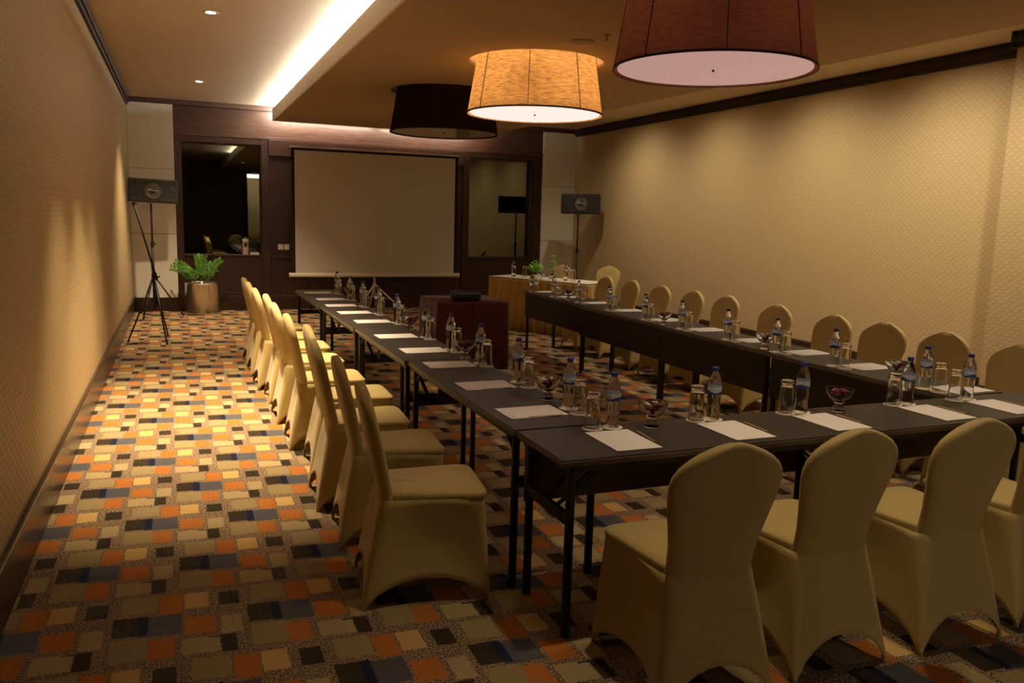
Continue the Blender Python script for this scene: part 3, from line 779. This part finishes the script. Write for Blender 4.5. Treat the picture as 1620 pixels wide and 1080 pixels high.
for s in (0, .05, .3, .65, 1.):
    ring = []
    for i, (x, y) in enumerate(out):
        ph = (i % 12)/12; fold = (.5-.5*math.cos(2*PI*ph))*(1 if (i//12) % 2 else .8)
        d = Vector((x/(HL/2), y/(HW/2))); d = Vector((d.x if abs(d.x) >= abs(d.y)-1e-6 else 0, d.y if abs(d.y) >= abs(d.x)-1e-6 else 0))
        if d.length > 0: d.normalize()
        f = (fold**.7)*(.016+.040*s)+.004+.02*s*math.sin(i*.05+1)*.4
        ring.append((x+d.x*f, y+d.y*f, HT-.012-s*(HT-.024)))
    rings.append(ring)
sk.loft(rings); skirt = sk.obj('table_skirt', 'skirt', None, smooth=True, solid=.002); skirt.location = (ctr.x, ctr.y, 0); skirt.rotation_euler = (0, 0, hrz)
tag(skirt, 'pleated gold skirt hanging around the head table', 'table skirt')
tc = B().box(-HL/2-.004, HL/2+.004, -HW/2-.004, HW/2+.004, HT-.003, HT+.001).obj('white_tablecloth', 'cloth', None, bevel=.003); tc.location = (ctr.x, ctr.y, 0); tc.rotation_euler = (0, 0, hrz)
tag(tc, 'white cloth covering the top of the gold-skirted table', 'tablecloth')
def onhead(a, b_): p = ctr+u_*a+v_*b_; return (p.x, p.y, HT+.001)
for a, b_, wh in ((-.60, -.08, 'at its left end'), (.34, -.05, 'right of the green plants')):
    x, y, z = onhead(a, b_)
    dup(bot, (x, y, z+.0018), 1., 'water bottle on the white-topped head table %s' % wh, 'water bottles on the head table')
    place('coaster', coaster_mesh, (x, y, z), 0, 'round paper coaster under the bottle on the head table %s' % wh, 'coaster', 'paper coasters')
    gx, gy, gz = onhead(a+(.13 if a > 0 else .12), b_+(.02 if a > 0 else .12))
    place('coaster', coaster_mesh, (gx, gy, gz), 0, 'round paper coaster under the glass on the head table %s' % wh, 'coaster', 'paper coasters')
    place('glass', glass_mesh, (gx, gy, gz+.0018), 0, 'upturned drinking glass on the head table %s' % wh, 'glass', 'upturned glasses')
x, y, z = onhead(-.03, -.14)
place('bowl', bowl_mesh, (x, y, z), 0, 'small footed glass candy bowl on the head table beside the green plants', 'bowl', 'candy bowls')
for k, (dx, dy, dz) in enumerate(ring_ for ring_ in [(0, 0, .062), (.02, 0, .08), (-.02, .01, .08), (0, -.02, .08), (.03, .02, .1), (-.03, -.02, .1), (.0, .03, .1)]):
    place('candy', None, (x+dx, y+dy, z+dz), k, 'dark red wrapped candy in the bowl on the head table', 'candy', 'dark red candies in the bowl on the head table')
for a, wh in ((.62, 'at its right end'),):
    x, y, z = onhead(a, .02 if a < 0 else -.05)
    place('paper', paper_mesh, (x, y, z), hrz+(.1 if a > 0 else 0), 'white note paper on the head table %s' % wh, 'paper', 'sheets of note paper')
# low flower arrangements
def posy(loc, label, n, hgt, spread, m):
    t = thing('table_plant', label, 'plant', loc, 0)
    B().lathe([(.035, 0), (.05, .03), (.045, .05), (.03, .05)], seg=16).obj('pot', 'white', t, smooth=True)
    B().ball((0, 0, .05), .03, 10, 6).obj('soil', 'soil', t)
    for k in range(n):
        a = 2.4*k; rr = spread*math.sqrt((k+.5)/n); hh = hgt*(1-.5*(k/n))*random.uniform(.8, 1.1)
        b = B(); tip = Vector((rr*math.cos(a), rr*math.sin(a), .05+hh)); root = Vector((.012*math.cos(a), .012*math.sin(a), .05))
        b.tube([root, root.lerp(tip, .5)+Vector((0, 0, .02)), tip], [.002, .0015, .001], 5, 1)
        for j in range(9):
            s = .3+.7*j/8; p = root.lerp(tip, s); aa = a+j*2.1; L = .045*(1.1-.3*s)
            d = Vector((math.cos(aa), math.sin(aa), .5)).normalized(); sd = d.cross(Vector((0, 0, 1))).normalized()*L*.42
            b.add([p, p+d*L*.5+sd, p+d*L, p+d*L*.5-sd], [(0, 1, 2, 3)], 0)
        b.obj('sprig', [m, 'stem'], t)
    return t
x, y, z = onhead(-.26, .02); posy((x, y, z), 'bushy lime green table plant on the head table', 22, .20, .14, 'leaf2')
x, y, z = onhead(.00, .10); posy((x, y, z), 'slim tall green sprig plant right of the bushy one on the head table', 6, .34, .05, 'leaf2')

# ------------------------------------------------------------------ projection screen on a tripod
ps = thing('projection_screen', 'large pull-up projection screen on a tripod in front of the dark panelled wall', 'projection screen', (3.165, 13.85, 0), math.radians(-.6))
X0, X1 = -1.372, 1.372
B().box(X0, X1, -.001, .001, .665, 2.672).obj('screen_fabric', 'screen', ps)
B().box(X0-.055, X0, -.0015, .0015, .665, 2.715).box(X1, X1+.055, -.0015, .0015, .665, 2.715).box(X0-.055, X1+.055, -.0015, .0015, 2.672, 2.715).obj('black_border', 'border', ps)
B().tube([(X0-.10, 0, .640), (X1+.10, 0, .640)], .036, 16).obj('roller_case', 'case', ps, smooth=True)
B().tube([(X0-.105, 0, .640), (X0-.095, 0, .640)], .042, 16).tube([(X1+.095, 0, .640), (X1+.105, 0, .640)], .042, 16).obj('end_cap', 'case', ps)
B().box(X0-.07, X1+.07, -.012, .012, 2.712, 2.74).obj('top_bar', 'case', ps, bevel=.004)
B().tube([(-.04, .05, .25), (-.04, .05, 2.70)], .016, 12).obj('pole', 'case', ps, smooth=True)
B().tube([(-.04, .05, .43), (-.04, .05, .50)], .028, 12).obj('collar', 'case', ps)
for i, (fx, fy) in enumerate(((-.42, -.28), (.42, -.28), (-.04, .50))):
    lg = B().tube([(-.04+(fx+.04)*.05, .05+(fy-.05)*.05, .46), (fx, fy, .02)], .013, 8).obj('leg', 'case', ps)
    B().ball((fx, fy, .016), .016, 8, 6).obj('foot', 'rubber', lg)
    B().bar((-.04, .05, .27), (-.04+(fx+.04)*.55, .05+(fy-.05)*.55, .235), .014, .006).obj('brace', 'case', ps)

# ------------------------------------------------------------------ loudspeakers and stands
def loudspeaker(loc, rz, tilt, label, W=.70, Hh=.355, D=.30):
    t = thing('loudspeaker', label, 'loudspeaker', loc, rz)
    t.rotation_euler = (0, tilt, rz)
    # cabinet, front toward -y, tapered to the back
    z0 = .01
    b = B(); f = [(-W/2, -D/2, z0), (W/2, -D/2, z0), (W/2, -D/2, z0+Hh), (-W/2, -D/2, z0+Hh)]; k = .80
    r_ = [(-W/2*k, D/2, z0), (W/2*k, D/2, z0), (W/2*k, D/2, z0+Hh*.97), (-W/2*k, D/2, z0+Hh*.97)]
    b.add(f+r_, [(0, 1, 2, 3), (7, 6, 5, 4), (0, 4, 5, 1), (1, 5, 6, 2), (2, 6, 7, 3), (3, 7, 4, 0)])
    b.obj('cabinet', 'spk', t, bevel=.012)
    B().box(-W/2+.012, W/2-.012, -D/2-.012, -D/2+.002, z0+.012, z0+Hh-.012).obj('front_panel', 'spk_f', t, bevel=.006)
    zc = z0+Hh/2; y = -D/2-.012
    def disc(r0, dy0, r1, dy1, cx, cz, n=28):
        return [[(cx+r*math.cos(2*PI*k/n), y+dy, cz+r*math.sin(2*PI*k/n)) for k in range(n)] for r, dy in ((r0, 0), (r0, dy0), (r1, dy1))]
    wf = B().loft(disc(.128, -.008, .105, -.004, 0, zc), 0, False, True).obj('woofer', 'cone', t, smooth=False)
    B().ball((0, y-.008, zc), .042, 14, 8, 0, (1, .4, 1)).obj('dust_cap', 'spk', wf, smooth=True)
    B().loft([[(r*math.cos(2*PI*k/28), y-.012, zc+r*math.sin(2*PI*k/28)) for k in range(28)] for r in (.128, .118)]).obj('rubber_ring', 'rubber', wf)
    B().box(-.075, -.02, y-.030, y-.026, zc+.006, zc+.022).box(-.02, .07, y-.030, y-.026, zc-.002, zc+.006).obj('badge', 'silver', wf)
    for sx in (-1, 1):
        for sz in (-1, 1):
            B().loft(disc(.038, -.006, .020, .004, sx*(W/2-.075), zc+sz*.09), 0, False, True).ball((sx*(W/2-.075), y-.004, zc+sz*.09), .012, 10, 6).obj('tweeter', 'spk_f', t)
    return t
def stand(loc, label, feet, top, hub=.62, rz=0):
    t = thing('speaker_stand', label, 'speaker stand', loc, rz)
    B().tube([(0, 0, .12), (0, 0, 1.15)], .019, 12).obj('lower_pole', 'black', t, smooth=True)
    B().tube([(0, 0, 1.1), (0, 0, top)], .014, 12).obj('upper_pole', 'black', t, smooth=True)
    B().tube([(0, 0, 1.08), (0, 0, 1.16)], .027, 12).tube([(0, 0, 1.12), (.055, 0, 1.12)], .009, 8).obj('clamp', 'rubber', t)
    B().tube([(0, 0, hub-.03), (0, 0, hub+.04)], .030, 12).obj('collar', 'rubber', t)
    for fx, fy in feet:
        lg = B().tube([(fx*.04, fy*.04, hub), (fx, fy, .02)], .012, 8).obj('leg', 'black', t, smooth=True)
        B().ball((fx, fy, .015), .017, 8, 6).obj('rubber_foot', 'rubber', lg)
        B().bar((0, 0, .16), (fx*.55, fy*.55, hub*.46), .014, .005).obj('brace', 'black', t)
    B().lathe([(.05, top), (.05, top+.008)], seg=16).obj('top_plate', 'black', t)
    return t
stand((-.372, 13.80, 0), 'black tripod stand under the left loudspeaker by the pale corner panel', [(.41, -.02), (-.22, .38), (-.15, -.42)], 1.735)
loudspeaker((-.345, 13.80, 1.743), math.radians(4), math.radians(1.5), 'black wide loudspeaker on its stand in the left corner')
stand((6.66, 13.20, 0), 'black tripod stand under the right loudspeaker behind the gold-skirted table', [(.40, .1), (-.35, .30), (-.1, -.42)], 1.765)
loudspeaker((6.66, 13.18, 1.775), math.radians(-14), math.radians(-.5), 'black wide loudspeaker on its stand in the right corner', W=.72)
# empty tripod with a leaning arm in front of the left speaker
tp = thing('microphone_stand', 'thin black tripod stand with a leaning boom arm in front of the left loudspeaker', 'microphone stand', (-.30, 11.35, 0))
hubz = .80
for fx, fy in ((-.316, -.23), (.132, -.54), (.137, .145)):
    lg = B().tube([(.0, 0, hubz), (fx, fy, .02)], .010, 8).obj('leg', 'black', tp, smooth=True)
    B().ball((fx, fy, .014), .015, 8, 6).obj('rubber_foot', 'rubber', lg)
B().tube([(.03, 0, .42), (-.02, 0, .95)], .014, 10).obj('column', 'black', tp, smooth=True)
B().tube([(.035, -.05, .76), (-.195, -.15, 1.70)], [.013, .009], 10).obj('boom_arm', 'black', tp, smooth=True)
B().tube([(.02, 0, hubz-.03), (-.0, 0, hubz+.05)], .028, 12).tube([(.0, 0, hubz), (.07, 0, hubz)], .009, 8).obj('clamp', 'rubber', tp)
B().tube([(-.195, -.15, 1.69), (-.20, -.15, 1.735)], .018, 10).tube([(-.20, -.15, 1.72), (-.16, -.16, 1.725)], .010, 8).obj('clip', 'rubber', tp)

# ------------------------------------------------------------------ potted plant
pp = thing('potted_plant', 'green leafy plant in a round brushed steel planter below the left mirror', 'potted plant', (.345, 14.06, 0))
B().lathe([(.268, 0), (.272, .01), (.268, .03), (.268, .485), (.274, .495), (.270, .505), (.250, .505), (.250, .46)], seg=48, cap1=False).obj('planter', 'steel', pp, smooth=True)
B().lathe([(.002, .465), (.251, .462), (.251, .44)], seg=32, cap0=True).obj('soil', 'soil', pp)
random.seed(3)
FR = [(-.44, -.02, .24, .0), (-.26, -.05, .22, .2), (-.07, .0, .42, .1), (.03, -.04, .41, 0), (.13, .0, .29, 0), (.27, -.03, .36, .1), (.20, .02, .22, .1), (-.38, .0, .33, .2)]
for dx, dy, hh, c in FR:
    b = B(); r0 = Vector((dx*.30, dy*.3, .46)); tip = Vector((dx, dy, .50+hh)); mid = r0.lerp(tip, .5)+Vector((-dx*.22, 0, .10))
    P = lambda s: (1-s)**2*r0+2*s*(1-s)*mid+s*s*tip
    b.tube([P(k/6) for k in range(7)], [.006, .006, .005, .005, .004, .003, .002], 6, 1)
    for j in range(9):
        s = .25+.75*j/8; p = P(s); tg = (P(min(1, s+.02))-P(s-.02)).normalized()
        for sg in (-1, 1):
            sd = Vector((tg.z, random.uniform(-.5, .5), -tg.x)).normalized()*sg
            d = (tg*.75+sd).normalized(); L = .10*(1.05-.35*s); wv = d.cross(Vector((0, 1, .3))).normalized()*L*.27
            up_ = Vector((0, -.012, 0))
            b.add([p, p+d*L*.4+wv, p+d*L*.75+wv*.7, p+d*L, p+d*L*.75-wv*.7, p+d*L*.4-wv, p+d*L*.5+up_], [(0, 1, 6), (1, 2, 6), (2, 3, 6), (3, 4, 6), (4, 5, 6), (5, 0, 6)], 0)
    b.obj('frond', ['leaf', 'stem'], pp, smooth=True, fix=False)

# ------------------------------------------------------------------ small things on the back wall
for i, x in enumerate((1.626, 1.728)):
    t = thing('light_switch', ['ivory wall switch left of its twin beside the screen', 'ivory wall switch right of its twin, next to the screen edge'][i], 'switch', (x, YB, 1.075), 0, 'pair of wall switches')
    B().box(-.044, .044, -.012, 0, -.048, .048).obj('plate', 'switch', t, bevel=.004)
    B().box(-.020, .020, -.018, -.010, -.026, .026).obj('rocker', 'white', t, bevel=.003)
cn = thing('air_freshener_can', 'pale pink dispenser can with a white lid on the sill of the left mirror', 'can', (1.055, YB+.06, NZ0+.004))
B().lathe([(.050, 0), (.050, .235)], seg=24).obj('body', 'pink', cn, smooth=False)
B().lathe([(.054, .235), (.054, .255), (.048, .262)], seg=24).obj('lid', 'white', cn)
B().box(-.026, .022, -.0515, -.045, .130, .205).obj('picture_label', 'rubber', cn)
B().tube([(-.0, 0, .262), (-.0, 0, .29)], .008, 8).obj('nozzle', 'white', cn)
tag(B().box(1.13, 1.27, YB+.02, YB+.11, NZ0+.004, NZ0+.045).obj('card_box', 'white', None, bevel=.003), 'small flat white box beside the pink can on the mirror sill', 'box')
